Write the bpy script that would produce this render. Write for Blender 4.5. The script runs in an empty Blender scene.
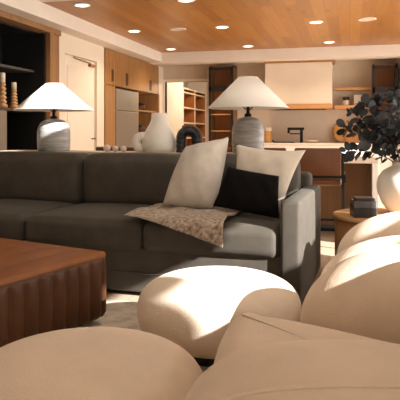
import bpy, bmesh, math, random
from mathutils import Vector, Matrix
random.seed(7)
sc = bpy.context.scene
COL = sc.collection
PI = math.pi
# ------------------------------------------------------------------ frame of the room
F = 580.0; HOR = 132.0; EYE = 1.12; TH = math.radians(14.5)
CT, ST = math.cos(TH), math.sin(TH)
def W(xc, D, z=0.0):                      # point seen xc to the right of the view axis at depth D
    return Vector((xc*CT - D*ST, xc*ST + D*CT, z))
def P(px, D, z=0.0):
    return W((px-200)/F*D, D, z)
def PY(px, py, D):
    return P(px, D, EYE-(py-HOR)*D/F)
def atX(px, X):                           # depth where the ray of column px meets the plane x = X
    return X/((px-200)/F*CT - ST)
def YX(px, X):
    D = atX(px, X); return (px-200)/F*D*ST + D*CT
def atY(px, Y):
    return Y/((px-200)/F*ST + CT)
def XY(px, Y):
    D = atY(px, Y); return (px-200)/F*D*CT - D*ST

# ------------------------------------------------------------------ materials
def nodes(name):
    m = bpy.data.materials.new(name); m.use_nodes = True
    nt = m.node_tree; b = nt.nodes['Principled BSDF']
    return m, nt, b
def coords(nt, scale=(1,1,1), rot=(0,0,0), kind='Object'):
    tc = nt.nodes.new('ShaderNodeTexCoord'); mp = nt.nodes.new('ShaderNodeMapping')
    mp.inputs['Scale'].default_value = scale; mp.inputs['Rotation'].default_value = rot
    nt.links.new(tc.outputs[kind], mp.inputs['Vector'])
    return mp.outputs['Vector']
def noise(nt, vec, scale, detail=4, rough=.55):
    n = nt.nodes.new('ShaderNodeTexNoise'); n.inputs['Scale'].default_value = scale
    n.inputs['Detail'].default_value = detail; n.inputs['Roughness'].default_value = rough
    nt.links.new(vec, n.inputs['Vector']); return n.outputs['Fac']
def ramp(nt, fac, stops):
    r = nt.nodes.new('ShaderNodeValToRGB'); e = r.color_ramp.elements
    while len(e) < len(stops): e.new(.5)
    for el, (p, c) in zip(e, stops): el.position = p; el.color = (*c, 1)
    nt.links.new(fac, r.inputs['Fac']); return r.outputs['Color']
def bump(nt, b, fac, strength, dist=.01):
    n = nt.nodes.new('ShaderNodeBump'); n.inputs['Strength'].default_value = strength
    n.inputs['Distance'].default_value = dist
    nt.links.new(fac, n.inputs['Height']); nt.links.new(n.outputs['Normal'], b.inputs['Normal'])
def mul(c, k): return tuple(min(1, x*k) for x in c)
def mat(name, base, rough=.6, var=.12, vscale=6, bscale=0, bstr=.2, bdist=.005, metal=0, sheen=0, coat=0, stretch=(1,1,1), spec=None):
    m, nt, b = nodes(name)
    v = coords(nt, stretch)
    col = ramp(nt, noise(nt, v, vscale), [(.3, mul(base, 1-var)), (.7, mul(base, 1+var))])
    nt.links.new(col, b.inputs['Base Color'])
    b.inputs['Roughness'].default_value = rough; b.inputs['Metallic'].default_value = metal
    b.inputs['Sheen Weight'].default_value = sheen; b.inputs['Coat Weight'].default_value = coat
    if spec is not None: b.inputs['Specular IOR Level'].default_value = spec
    if bscale: bump(nt, b, noise(nt, v, bscale, 3), bstr, bdist)
    return m
def wood(name, a, c, axis='z', scale=3, rough=.5, bstr=.05):
    m, nt, b = nodes(name)
    st = {'x': (.12, 1.6, 1.6), 'y': (1.6, .12, 1.6), 'z': (1.6, 1.6, .12)}[axis]
    v = coords(nt, st)
    f = noise(nt, v, scale*4, 6, .6)
    nt.links.new(ramp(nt, f, [(.3, a), (.5, tuple((p+q)/2 for p, q in zip(a, c))), (.72, c)]), b.inputs['Base Color'])
    b.inputs['Roughness'].default_value = rough
    bump(nt, b, f, bstr, .004)
    return m
def plank_mat(name, dark, mid, light, width, length, rough, knots=True):
    m, nt, b = nodes(name)
    v = coords(nt, (1,1,1), (0,0,PI/2))
    br = nt.nodes.new('ShaderNodeTexBrick')
    br.offset = .37; br.inputs['Scale'].default_value = 1
    br.inputs['Brick Width'].default_value = length; br.inputs['Row Height'].default_value = width
    br.inputs['Mortar Size'].default_value = .0025; br.inputs['Bias'].default_value = 0
    br.inputs['Color1'].default_value = (*dark, 1); br.inputs['Color2'].default_value = (*light, 1)
    br.inputs['Mortar'].default_value = (*mul(dark, .45), 1)
    nt.links.new(v, br.inputs['Vector'])
    g = coords(nt, (7, .5, 1))
    f = noise(nt, g, 3.0, 6, .6)
    gr = ramp(nt, f, [(.3, mul(mid, .8)), (.7, mul(mid, 1.15))])
    mx = nt.nodes.new('ShaderNodeMix'); mx.data_type = 'RGBA'; mx.blend_type = 'MIX'
    mx.inputs['Factor'].default_value = .5
    nt.links.new(br.outputs['Color'], mx.inputs['A']); nt.links.new(gr, mx.inputs['B'])
    out = mx.outputs['Result']
    if knots:
        vo = nt.nodes.new('ShaderNodeTexVoronoi'); vo.inputs['Scale'].default_value = 2.6
        nt.links.new(coords(nt, (1.25, .8, 1)), vo.inputs['Vector'])
        k = ramp(nt, vo.outputs['Distance'], [(.05, (.25, .16, .1)), (.14, (1, 1, 1))])
        m2 = nt.nodes.new('ShaderNodeMix'); m2.data_type = 'RGBA'; m2.blend_type = 'MULTIPLY'
        m2.inputs['Factor'].default_value = .55
        nt.links.new(out, m2.inputs['A']); nt.links.new(k, m2.inputs['B']); out = m2.outputs['Result']
    nt.links.new(out, b.inputs['Base Color']); b.inputs['Roughness'].default_value = rough
    return m
def emit(name, col, s):
    m, nt, b = nodes(name)
    b.inputs['Base Color'].default_value = (*col, 1)
    b.inputs['Emission Color'].default_value = (*col, 1); b.inputs['Emission Strength'].default_value = s
    return m
M = {}
M['wall'] = mat('wall_paint', (.72, .63, .51), .75, .02, 3, 60, .04)
M['backsplash'] = mat('backsplash_plaster', (.57, .465, .35), .6, .05, 4, 40, .04)
M['ceil'] = mat('ceiling_paint', (.72, .65, .57), .8, .02)
M['doorp'] = mat('door_paint', (.80, .70, .58), .5, .02)
M['white'] = mat('white_lacquer', (.82, .78, .72), .4, .02)
M['hoodp'] = mat('hood_plaster', (.66, .565, .45), .7, .03, 3)
M['planks'] = plank_mat('ceiling_planks', (.26, .10, .020), (.36, .15, .027), (.47, .22, .048), .15, 2.3, .38)
M['floor'] = plank_mat('floor_planks', (.40, .30, .21), (.45, .34, .24), (.52, .40, .29), .18, 2.2, .4, False)
M['rug'] = mat('rug_wool', (.60, .50, .39), .95, .30, 9, 220, .5, .006)
M['cab'] = wood('cabinet_oak', (.255, .118, .034), (.37, .185, .058), 'z', 2.5)
M['trimw'] = wood('trim_oak', (.21, .105, .04), (.33, .175, .07), 'z', 2.5)
M['island'] = wood('island_walnut', (.13, .056, .014), (.20, .09, .025), 'z', 2.5)
M['shelfw'] = wood('shelf_oak', (.42, .20, .07), (.55, .29, .11), 'x', 2.5)
M['cubby'] = wood('cubby_back', (.33, .12, .03), (.42, .17, .05), 'z', 2)
M['cubbyedge'] = mat('cubby_edge', (.80, .66, .50), .5)
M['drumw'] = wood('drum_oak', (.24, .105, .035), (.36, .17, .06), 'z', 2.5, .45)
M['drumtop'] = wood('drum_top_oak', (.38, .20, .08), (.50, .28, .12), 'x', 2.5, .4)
M['black'] = mat('black_paint', (.006, .006, .006), .45, .1)
M['blackmetal'] = mat('black_metal', (.012, .011, .010), .4, .1, metal=.6)
M['darkred'] = mat('dark_recess', (.06, .015, .006), .6)
M['fridge'] = mat('fridge_taupe', (.25, .205, .155), .38, .03, metal=.25)
M['nicheback'] = mat('niche_back', (.24, .12, .05), .6)
M['stone'] = mat('island_stone', (.70, .60, .50), .25, .05, 5)
M['velvet'] = mat('sofa_velvet', (.058, .048, .037), .8, .16, 9, 250, .15, .003, sheen=.04, spec=.3)
M['velvet'].node_tree.nodes['Principled BSDF'].inputs['Sheen Tint'].default_value = (.75, .9, .85, 1)
M['sofaleg'] = mat('sofa_leg', (.02, .015, .01), .5)
M['leather'] = mat('rust_leather_shaded', (.072, .027, .009), .5, .18, 7, 120, .12, .003, spec=.25)  # darker copy for the sides, their shade put into the colour
M['leather_lit'] = mat('rust_leather_lit', (.22, .075, .018), .5, .15, 5, 120, .10, .003, spec=.22)  # same leather paler, light falling on the top put into the colour
_m, _nt = M['leather_lit'], M['leather_lit'].node_tree
_w = _nt.nodes.new('ShaderNodeTexWave'); _w.wave_type = 'BANDS'; _w.bands_direction = 'Y'; _w.wave_profile = 'SIN'
_w.inputs['Scale'].default_value = 1.6; _w.inputs['Distortion'].default_value = .25; _w.inputs['Detail'].default_value = 1
_nt.links.new(coords(_nt), _w.inputs['Vector'])
_p = _nt.nodes.new('ShaderNodeMath'); _p.operation = 'POWER'; _p.inputs[1].default_value = .35
_nt.links.new(_w.outputs['Fac'], _p.inputs[0])
bump(_nt, _nt.nodes['Principled BSDF'], _p.outputs[0], .55, .012)
M['stoolleather'] = mat('saddle_leather', (.13, .044, .011), .4, .12, 8)
M['console'] = wood('console_oak', (.42, .34, .25), (.55, .46, .36), 'x', 2)
M['ceramic'] = mat('white_ceramic', (.74, .69, .61), .55, .03, 4, 50, .08)
M['planter'] = mat('vase_plaster', (.84, .80, .73), .7, .04, 4, 30, .15)
M['blackcer'] = mat('black_ceramic', (.014, .013, .013), .35, .2, 8, 40, .15)
M['bronze'] = mat('bronze_edge', (.16, .08, .04), .4, .2, 8, metal=.3)
M['linen'] = mat('oatmeal_linen', (.47, .42, .36), .9, .10, 12, 300, .25, .003)
M['linen2'] = mat('cream_linen', (.55, .48, .395), .9, .08, 12, 300, .25, .003)
M['blackfab'] = mat('black_fabric', (.006, .005, .005), .95, .1, 20, spec=.1)
M['leafs'] = mat('leaf_slate', (.015, .018, .021), .65, .5, 14)
M['stem'] = mat('stem_brown', (.05, .03, .02), .7)
M['turned'] = wood('turned_wood', (.42, .22, .09), (.58, .34, .16), 'z', 3)
M['wax'] = mat('candle_wax', (.78, .68, .52), .5)
M['darkshelf'] = wood('dark_walnut', (.035, .018, .009), (.07, .038, .02), 'y', 3)
M['darkgrey'] = mat('dark_grey_shelf', (.055, .052, .05), .5)
M['marble'] = mat('black_marble', (.018, .018, .02), .3, .4, 12)
M['greyglass'] = mat('smoked_glass', (.07, .07, .075), .12, .3, 9, coat=.5)
M['board'] = wood('board_wood', (.50, .25, .07), (.66, .36, .12), 'x', 3)
M['cream'] = mat('cream_stoneware', (.70, .58, .44), .5)
M['smallball'] = mat('chalk_ball', (.62, .52, .46), .6, .06)
M['lens'] = emit('lamp_lens', (1, .84, .62), 9)
M['speaker'] = mat('speaker_grille', (.60, .50, .40), .6)
M['greypanel'] = mat('grey_oak_panel', (.23, .18, .135), .6, .12, 3, stretch=(3, 3, .3))

def boucle(name, base):
    m, nt, b = nodes(name)
    v = coords(nt)
    vo = nt.nodes.new('ShaderNodeTexVoronoi'); vo.inputs['Scale'].default_value = 150
    nt.links.new(v, vo.inputs['Vector'])
    n2 = noise(nt, v, 5, 3)
    nt.links.new(ramp(nt, n2, [(.3, mul(base, .93)), (.7, mul(base, 1.06))]), b.inputs['Base Color'])
    b.inputs['Roughness'].default_value = .95; b.inputs['Specular IOR Level'].default_value = .15
    b.inputs['Sheen Weight'].default_value = .15
    bump(nt, b, vo.outputs['Distance'], .3, .0035)
    return m
M['boucle'] = boucle('tan_boucle', (.66, .525, .40))
M['boucle2'] = boucle('pale_boucle', (.68, .56, .44))

def shade_mat():
    m, nt, b = nodes('lamp_linen')
    b.inputs['Base Color'].default_value = (.86, .82, .75, 1); b.inputs['Roughness'].default_value = .9
    v = coords(nt); bump(nt, b, noise(nt, v, 260, 2), .08, .002)
    tr = nt.nodes.new('ShaderNodeBsdfTranslucent'); tr.inputs['Color'].default_value = (.85, .76, .62, 1)
    mx = nt.nodes.new('ShaderNodeMixShader'); mx.inputs[0].default_value = .12
    nt.links.new(b.outputs[0], mx.inputs[1]); nt.links.new(tr.outputs[0], mx.inputs[2])
    nt.links.new(mx.outputs[0], nt.nodes['Material Output'].inputs['Surface'])
    return m
M['shade'] = shade_mat()
def glaze_mat(name, lo, hi):
    m, nt, b = nodes(name)
    v = coords(nt, (1.2, 1.2, 9))
    f = noise(nt, v, 5, 5, .6)
    nt.links.new(ramp(nt, f, [(.33, lo), (.66, hi)]), b.inputs['Base Color'])
    b.inputs['Roughness'].default_value = .45
    bump(nt, b, f, .15, .006)
    return m
M['glaze'] = glaze_mat('grey_glaze', (.23, .22, .21), (.42, .41, .39))
def knit_mat():
    m, nt, b = nodes('throw_knit')
    v = coords(nt, (1, 1, 1))
    f = noise(nt, coords(nt, (1, 2.2, 1), (0, 0, .5)), 42, 3, .6)
    nt.links.new(ramp(nt, f, [(.33, (.16, .115, .08)), (.5, (.33, .26, .20)), (.68, (.52, .43, .34))]), b.inputs['Base Color'])
    b.inputs['Roughness'].default_value = .95
    bump(nt, b, f, .7, .012)
    return m
M['knit'] = knit_mat()

# ------------------------------------------------------------------ mesh helpers
def link(name, bm, m, parent=None, smooth=False, world=False, smooth_angle=None):
    bmesh.ops.recalc_face_normals(bm, faces=bm.faces[:])
    if parent is not None and world:
        bm.transform(parent.matrix_basis.inverted())
    me = bpy.data.meshes.new(name); bm.to_mesh(me); bm.free()
    if smooth:
        for p in me.polygons: p.use_smooth = True
    me.materials.append(M[m] if isinstance(m, str) else m)
    o = bpy.data.objects.new(name, me); COL.objects.link(o)
    if parent is not None: o.parent = parent
    return o
def root(name, label, cat, loc=(0,0,0), rz=0, group=None):
    o = bpy.data.objects.new(name, None); COL.objects.link(o)
    o.matrix_basis = Matrix.Translation(Vector(loc)) @ Matrix.Rotation(rz, 4, 'Z')
    o.empty_display_size = .1
    return tag(o, label, cat, group)
def tag(o, label, cat, group=None):
    o['label'] = label; o['category'] = cat
    if group: o['group'] = group
    return o
def struct(name, bm, m, parent=None, smooth=False):
    o = link(name, bm, m, parent, smooth)
    if parent is None: o['kind'] = 'structure'
    return o
def copy_tree(o, parent=None):
    c = o.copy(); COL.objects.link(c)
    if parent is not None: c.parent = parent
    for ch in list(o.children): copy_tree(ch, c)
    return c
def box(bm, x0, x1, y0, y1, z0, z1, bev=0, seg=2):
    r = bmesh.ops.create_cube(bm, size=1)
    vs = r['verts']
    for v in vs:
        v.co = Vector((x0+(v.co.x+.5)*(x1-x0), y0+(v.co.y+.5)*(y1-y0), z0+(v.co.z+.5)*(z1-z0)))
    if bev:
        es = list({e for v in vs for e in v.link_edges})
        bmesh.ops.bevel(bm, geom=es, offset=bev, segments=seg, affect='EDGES', profile=.5)
    return bm
def BX(*a, **k):
    return box(bmesh.new(), *a, **k)
def lathe(prof, n=48, bm=None, cap=True, loc=(0,0,0), sx=1, sy=1):
    bm = bm or bmesh.new(); L = Vector(loc); rings = []
    for r, z in prof:
        if r < 1e-6: rings.append([bm.verts.new(L+Vector((0, 0, z)))])
        else: rings.append([bm.verts.new(L+Vector((r*sx*math.cos(2*PI*i/n), r*sy*math.sin(2*PI*i/n), z))) for i in range(n)])
    for a, b in zip(rings, rings[1:]):
        for i in range(n):
            j = (i+1) % n
            if len(a) == 1 and len(b) == 1: continue
            if len(a) == 1: bm.faces.new((a[0], b[i], b[j]))
            elif len(b) == 1: bm.faces.new((a[i], a[j], b[0]))
            else: bm.faces.new((a[i], a[j], b[j], b[i]))
    if cap:
        for rg in (rings[0], rings[-1]):
            if len(rg) > 2: bm.faces.new(rg)
    return bm
def tube(bm, pts, rad, n=10, closed=False):
    pts = [Vector(p) for p in pts]; N = len(pts); rings = []
    rads = rad if isinstance(rad, (list, tuple)) else [rad]*N
    up = None
    for i, p in enumerate(pts):
        if closed: t = (pts[(i+1) % N]-pts[i-1])
        else: t = pts[min(i+1, N-1)]-pts[max(i-1, 0)]
        t.normalize()
        if up is None:
            up = Vector((0, 0, 1)) if abs(t.z) < .9 else Vector((1, 0, 0))
        s = t.cross(up); s.normalize(); up = s.cross(t); up.normalize()
        rings.append([bm.verts.new(p+(s*math.cos(2*PI*k/n)+up*math.sin(2*PI*k/n))*rads[i]) for k in range(n)])
    rng = range(N) if closed else range(N-1)
    for i in rng:
        a, b = rings[i], rings[(i+1) % N]
        for k in range(n):
            l = (k+1) % n
            bm.faces.new((a[k], a[l], b[l], b[k]))
    if not closed:
        bm.faces.new(rings[0]); bm.faces.new(rings[-1])
    return bm
def rbox(x0, x1, y0, y1, z0, z1, r, puff=(0,0,0), cuts=15, sag=0):
    """rounded, puffed block: upholstery"""
    bm = bmesh.new(); bmesh.ops.create_cube(bm, size=2)
    bmesh.ops.subdivide_edges(bm, edges=bm.edges[:], cuts=cuts, use_grid_fill=True)
    h = Vector(((x1-x0)/2, (y1-y0)/2, (z1-z0)/2)); c = Vector(((x0+x1)/2, (y0+y1)/2, (z0+z1)/2))
    n = cuts+1; k = 3
    def place(a, hh):
        i = round((a+1)/2*n)
        if i <= k: return -(hh-r)-r*math.tan((k-i)/k*PI/4)
        if i >= n-k: return (hh-r)+r*math.tan((i-n+k)/k*PI/4)
        return (hh-r)*(2*(i-k)/(n-2*k)-1)
    for v in bm.verts:
        p = Vector([place(v.co[i], h[i]) for i in range(3)])
        u = Vector([p[i]/h[i] for i in range(3)])
        q = Vector([max(-(h[i]-r), min(h[i]-r, p[i])) for i in range(3)])
        d = p-q
        if d.length > 1e-9: p = q+d.normalized()*r
        for i in range(3):
            j, l = (i+1) % 3, (i+2) % 3
            w = max(0, 1-u[j]**2)*max(0, 1-u[l]**2)
            p[i] += puff[i]*u[i]*abs(u[i])*w**.7
        v.co = c+p
    return bm
def spline(pts, n):
    out = []; N = len(pts)
    for i in range(N):
        a, b, c, d = [Vector(pts[(i+k) % N]) for k in (-1, 0, 1, 2)]
        for j in range(n):
            t = j/n
            out.append(.5*((2*b)+(c-a)*t+(2*a-5*b+4*c-d)*t*t+(3*b-a-3*c+d)*t**3))
    return out
def pad(outline, z0, z1, r, crown=.02):
    """upholstered pad of free outline, given in (xc, D)"""
    o = [W(x, D).xy for x, D in spline(outline, 10)]; N = len(o)
    cx = sum((p for p in o), Vector((0, 0)))/N
    area = sum(o[i].x*o[(i+1) % N].y-o[(i+1) % N].x*o[i].y for i in range(N))
    nr = []
    for i in range(N):
        t = (o[(i+2) % N]-o[i-2]).normalized(); q = Vector((t.y, -t.x))
        nr.append(q if area > 0 else -q)
    bm = bmesh.new(); rings = []
    def ring(inset, z, shrink=1):
        rings.append([bm.verts.new(((cx+(o[i]-nr[i]*inset-cx)*shrink).x, (cx+(o[i]-nr[i]*inset-cx)*shrink).y, z)) for i in range(N)])
    for k in range(7):
        a = PI/2*k/6; ring(r*.5*(1-math.sin(a)), z0+r*.5*(1-math.cos(a)))
    for k in range(9):
        a = PI/2*k/8; ring(r*(1-math.cos(a)), z1-r+r*math.sin(a))
    for k in range(1, 9):
        q = 1-k/9; ring(r, z1+crown*(1-q*q), q)
    for a, b in zip(rings, rings[1:]):
        for i in range(N): bm.faces.new((a[i], a[(i+1) % N], b[(i+1) % N], b[i]))
    bm.faces.new(rings[0]); bm.faces.new(rings[-1])
    return bm
def blob(c, rx, ry, rz, e=2.4, yaw=0, cuts=19, floor=.02):
    bm = bmesh.new(); bmesh.ops.create_cube(bm, size=2)
    bmesh.ops.subdivide_edges(bm, edges=bm.edges[:], cuts=cuts, use_grid_fill=True)
    R = Matrix.Rotation(yaw, 3, 'Z')
    for v in bm.verts:
        u = Vector([math.tan(a*PI/4) for a in v.co])
        k = (abs(u.x)**e+abs(u.y)**e+abs(u.z)**e)**(-1/e)
        p = u*k
        p = R @ Vector((p.x*rx, p.y*ry, p.z*rz))+Vector(c)
        p.z = max(p.z, floor)
        v.co = p
    return bm
def pillow(bl, br, tr, tl, thick, n=26, pinch=.10, sides=None):
    pl, pr, pb, pt = sides or (pinch,)*4
    bl, br, tr, tl = [Vector(p) for p in (bl, br, tr, tl)]
    nrm = (br-bl).cross(tl-bl).normalized()
    bm = bmesh.new(); top = {}; bot = {}
    for i in range(n+1):
        for j in range(n+1):
            u = i/n; v = j/n
            a = u*2-1; b = v*2-1
            a2 = a*(1-(pl if a < 0 else pr)*(1-b*b)*abs(a)**3); b2 = b*(1-(pb if b < 0 else pt)*(1-a*a)*abs(b)**3)
            U, V = (a2+1)/2, (b2+1)/2
            p = bl*(1-U)*(1-V)+br*U*(1-V)+tr*U*V+tl*(1-U)*V
            w = (max(0, 1-a**2)*max(0, 1-b**2))**.55
            wr = .012*math.sin(9*a+5*b)*w*(abs(a)+abs(b))*.5
            e = i in (0, n) or j in (0, n)
            top[i, j] = bm.verts.new(p+nrm*(thick/2*w+wr+ (0 if e else .002)))
            bot[i, j] = top[i, j] if e else bm.verts.new(p-nrm*(thick/2*w+.002))
    for i in range(n):
        for j in range(n):
            bm.faces.new((top[i, j], top[i+1, j], top[i+1, j+1], top[i, j+1]))
            q = (bot[i, j], bot[i, j+1], bot[i+1, j+1], bot[i+1, j])
            if len(set(q)) > 2 and not all(x in (top[i, j], top[i+1, j], top[i+1, j+1], top[i, j+1]) for x in q): bm.faces.new(q)
    return bm

# ================================================================== THE SETTING
CE = 2.62; SOF = 2.44; BEAM_Y = 10.45; BEAM_Z = 2.42; LX = -3.70; BY = 11.3; RX = 2.6; KC = 2.47
struct('floor', BX(-4.7, 3.0, -2.6, 15.2, -.1, 0), 'floor')
struct('ceiling', BX(-3.46, RX, 6.04, BEAM_Y+.02, CE, CE+.1), 'planks')
bm = bmesh.new()
SUN_GAP = (-1.05, .36, 3.36, 4.30)                     # added ceiling opening, out of view, letting sun onto the left lamp
box(bm, -4.7, SUN_GAP[0], -2.6, 6.04, CE, CE+.1); box(bm, SUN_GAP[1], 2.75, -2.6, 6.04, CE, CE+.1)
box(bm, SUN_GAP[0], SUN_GAP[1], -2.6, SUN_GAP[2], CE, CE+.1); box(bm, SUN_GAP[0], SUN_GAP[1], SUN_GAP[3], 6.04, CE, CE+.1)
box(bm, -4.7, 2.75, BEAM_Y+.3, 15.2, KC, KC+.1)
struct('ceiling.001', bm, 'ceil')
struct('trim_1', BX(-4.7, -3.45, 3.7, BEAM_Y+.3, SOF, CE+.1, bev=.006), 'ceil')        # soffit along the left wall
struct('trim_2', BX(-4.7, RX, BEAM_Y, BEAM_Y+.3, BEAM_Z, CE+.1, bev=.006), 'ceil')     # beam before the kitchen
D0, D1 = YX(65, LX), YX(97, LX)
NY = YX(47, LX); CY = YX(58, LX); KY = YX(104, LX)
bm = bmesh.new()
box(bm, LX-.15, LX, -2.6, 3.9, 0, CE)
box(bm, LX-.15, LX, CY, D0, 0, SOF); box(bm, LX-.15, LX, D1, KY, 0, SOF); box(bm, LX-.15, LX, D0, D1, 2.18, SOF)
box(bm, LX-.15, LX, 11.02, BY, 0, SOF)
box(bm, LX-.8, LX-.65, 3.75, NY+.1, 0, SOF); box(bm, LX-.8, LX-.12, 3.75, 3.9, 0, SOF); box(bm, LX-.8, LX-.12, NY+.002, NY+.1, 0, SOF)
struct('wall_left', bm, 'wall')
# casing of the niche in wood
bm = bmesh.new()
box(bm, LX-.02, LX+.05, NY, NY+.1, 0, SOF-.06, bev=.006); box(bm, LX-.12, LX+.02, NY+.1, CY, 0, SOF-.06, bev=.006)
box(bm, LX-.12, LX+.05, 3.8, CY, SOF-.07, SOF, bev=.006); box(bm, LX-.12, LX+.05, 3.8, 3.95, 0, SOF-.07, bev=.006)
struct('trim_3', bm, 'trimw')
dr = struct('door_1', BX(LX-.08, LX-.04, D0+.005, D1-.005, .01, 2.175, bev=.004), 'doorp')
o = link('door_panel', BX(LX-.043, LX-.03, D0+.13, D1-.13, .25, 2.04, bev=.008), 'doorp', dr)
bm = BX(LX-.04, LX+.01, D1-.22, D1-.06, 2.085, 2.125, bev=.005); tube(bm, [(LX-.01, D1-.2, 2.13), (LX-.0, D0+.25, 2.15)], .009)
link('door_closer', bm, 'trimw', dr)
link('door_handle', tube(bmesh.new(), [(LX-.04, D1-.09, 1.02), (LX+.02, D1-.09, 1.02), (LX+.02, D1-.21, 1.02)], .01), 'blackmetal', dr)
bm = bmesh.new()
box(bm, LX, LX+.015, CY, D0-.0, 0, .1); box(bm, LX, LX+.015, D1, KY, 0, .1)
struct('baseboard_left', bm, 'doorp')
# back wall with the pantry opening
PX0, PX1 = XY(165, BY), XY(207, BY)
bm = bmesh.new()
box(bm, -4.3, PX0, BY, BY+.12, 0, KC); box(bm, PX0, PX1, BY, BY+.12, 2.14, KC); box(bm, PX1, RX, BY, BY+.12, 0, KC)
struct('wall_back', bm, 'backsplash')
bm = bmesh.new()
box(bm, PX0-.05, PX0, BY-.015, BY+.13, 0, 2.19); box(bm, PX1, PX1+.05, BY-.015, BY+.13, 0, 2.19); box(bm, PX0, PX1, BY-.015, BY+.13, 2.14, 2.19)
struct('trim_4', bm, 'doorp')
bm = bmesh.new()
box(bm, PX0-.7, PX0-.55, BY+.12, 15.2, 0, KC); box(bm, -1.7, -1.55, BY+.12, 15.2, 0, KC); box(bm, PX0-.7, -1.55, 15.05, 15.2, 0, KC)
SHY = YX(184, PX0+.02)
box(bm, PX0-.55, PX0, BY+.12, SHY, 0, KC)
struct('wall_pantry', bm, 'white')
bm = bmesh.new(); box(bm, .86, 1.0, BEAM_Y+.05, BY, 0, KC)
struct('wall_right_return', bm, 'white')
# right wall, out of view: unglazed openings placed and cut to shape sun and daylight
T0, T1, SILL, HEAD = .90, 3.05, 1.80, 2.31
bm = bmesh.new()
box(bm, RX, RX+.15, -2.6, T0, 0, CE)
TM = 1.54
box(bm, RX, RX+.15, T0, T1, 0, SILL); TL = 1.17
box(bm, RX, RX+.15, T0, TL, 2.21, CE); box(bm, RX, RX+.15, TL, TM, 2.36, CE); TN = 1.98; box(bm, RX, RX+.15, TM, TN, 2.22, CE); box(bm, RX, RX+.15, TN, T1, HEAD, CE)  # heads stepped only to trim the sun patches on sofa and pouf
G0, G1 = 3.28, 4.75
box(bm, RX, RX+.15, T1, G0, 0, CE); box(bm, RX, RX+.15, G0, G1, 2.05, CE)
K0, K1 = 5.3, 9.6
box(bm, RX, RX+.15, G1, K0, 0, CE); box(bm, RX, RX+.15, K1, BEAM_Y+.3, 0, CE); box(bm, RX, RX+.15, K0, K1, 0, .3); box(bm, RX, RX+.15, K0, K1, 2.35, CE); box(bm, RX, RX+.15, BEAM_Y+.3, 15.2, 0, KC)
struct('wall_right', bm, 'wall')
def win(name, y0, y1, z0, z1):
    bm = bmesh.new(); f = .035
    for a in ((y0, y0+f, z0, z1), (y1-f, y1, z0, z1), (y0, y1, z0, z0+f), (y0, y1, z1-f, z1)):
        box(bm, RX+.06, RX+.12, *a)
    struct(name, bm, 'blackmetal')
bm = bmesh.new()
for q in ((T0, T1, SILL, SILL+.03), (T0, T0+.03, SILL, 2.21), (T1-.03, T1, SILL, HEAD), (T0, TL, 2.18, 2.21), (TL, TM, 2.33, 2.36), (TM, TN, 2.19, 2.22), (TN, T1, HEAD-.03, HEAD)):
    box(bm, RX+.06, RX+.12, *q)
struct('window_1', bm, 'blackmetal'); win('window_2', G0, G1, 0, 2.05); win('window_4', K0, K1, .3, 2.35)
# rear wall behind the camera, its opening added and sized for fill daylight
bm = bmesh.new()
RY = -2.5
box(bm, -3.9, -1.2, RY-.15, RY, 0, CE); box(bm, 1.2, 2.75, RY-.15, RY, 0, CE)
box(bm, -1.2, 1.2, RY-.15, RY, 2.35, CE); box(bm, -1.2, 1.2, RY-.15, RY, 0, .35)
struct('wall_rear', bm, 'wall')
bm = bmesh.new()
for x in (-1.2, -.42, .385, 1.165): box(bm, x, x+.035, RY-.1, RY-.04, .35, 2.35)
struct('fill_window', bm, 'blackmetal')

# ================================================================== CEILING LIGHTS
def disc_light(px, py, label, on=True):
    D = (CE-EYE)*F/(HOR-py); p = P(px, D, CE)
    t = root('ceiling_light' if on else 'ceiling_speaker', label, 'ceiling light' if on else 'speaker', p, 0,
             'recessed lights in the plank ceiling' if on else 'round discs in the plank ceiling')
    R = .098 if on else .12
    link('trim_ring', lathe([(R, .0), (R, -.008), (R-.012, -.012), (R-.022, -.008), (R-.026, -.002)], 32, cap=False), 'white' if on else 'speaker', t, True)
    link('lens' if on else 'grille', lathe([(R-.024, -.0045), (R-.045, -.006), (0, -.0065)], 32, cap=False), 'lens' if on else 'speaker', t, True)
    if on:
        l = bpy.data.lights.new('downlight', 'SPOT'); l.energy = DOWN; l.color = (1, .79, .56); l.spot_size = 2.2; l.spot_blend = .9; l.shadow_soft_size = .06
        lo = bpy.data.objects.new('downlight_lamp', l); COL.objects.link(lo); lo.location = p+Vector((0, 0, -.03))
DOWN = 60
L = 'small round recessed ceiling light '
disc_light(82, 5, L+'nearest the dark bookcase on the left')
disc_light(134, 31, L+'above the oak cabinets on the left wall')
disc_light(171, 49, L+'by the beam above the pantry opening')
disc_light(222, 27, L+'above the right lamp, second row from the beam')
disc_light(248, 46, L+'close to the beam above the right lamp and hood')
disc_light(186, 0, L+'cut by the top edge of the photo')
disc_light(316, 22, L+'brightest on the right, one row before the beam')
disc_light(329, 42, L+'close to the beam above the right end of the hood')
disc_light(178, 29, 'flat unlit round ceiling speaker left of centre between two lights', False)
disc_light(367, 19, 'flat pale round ceiling speaker at the right of the ceiling', False)

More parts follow.
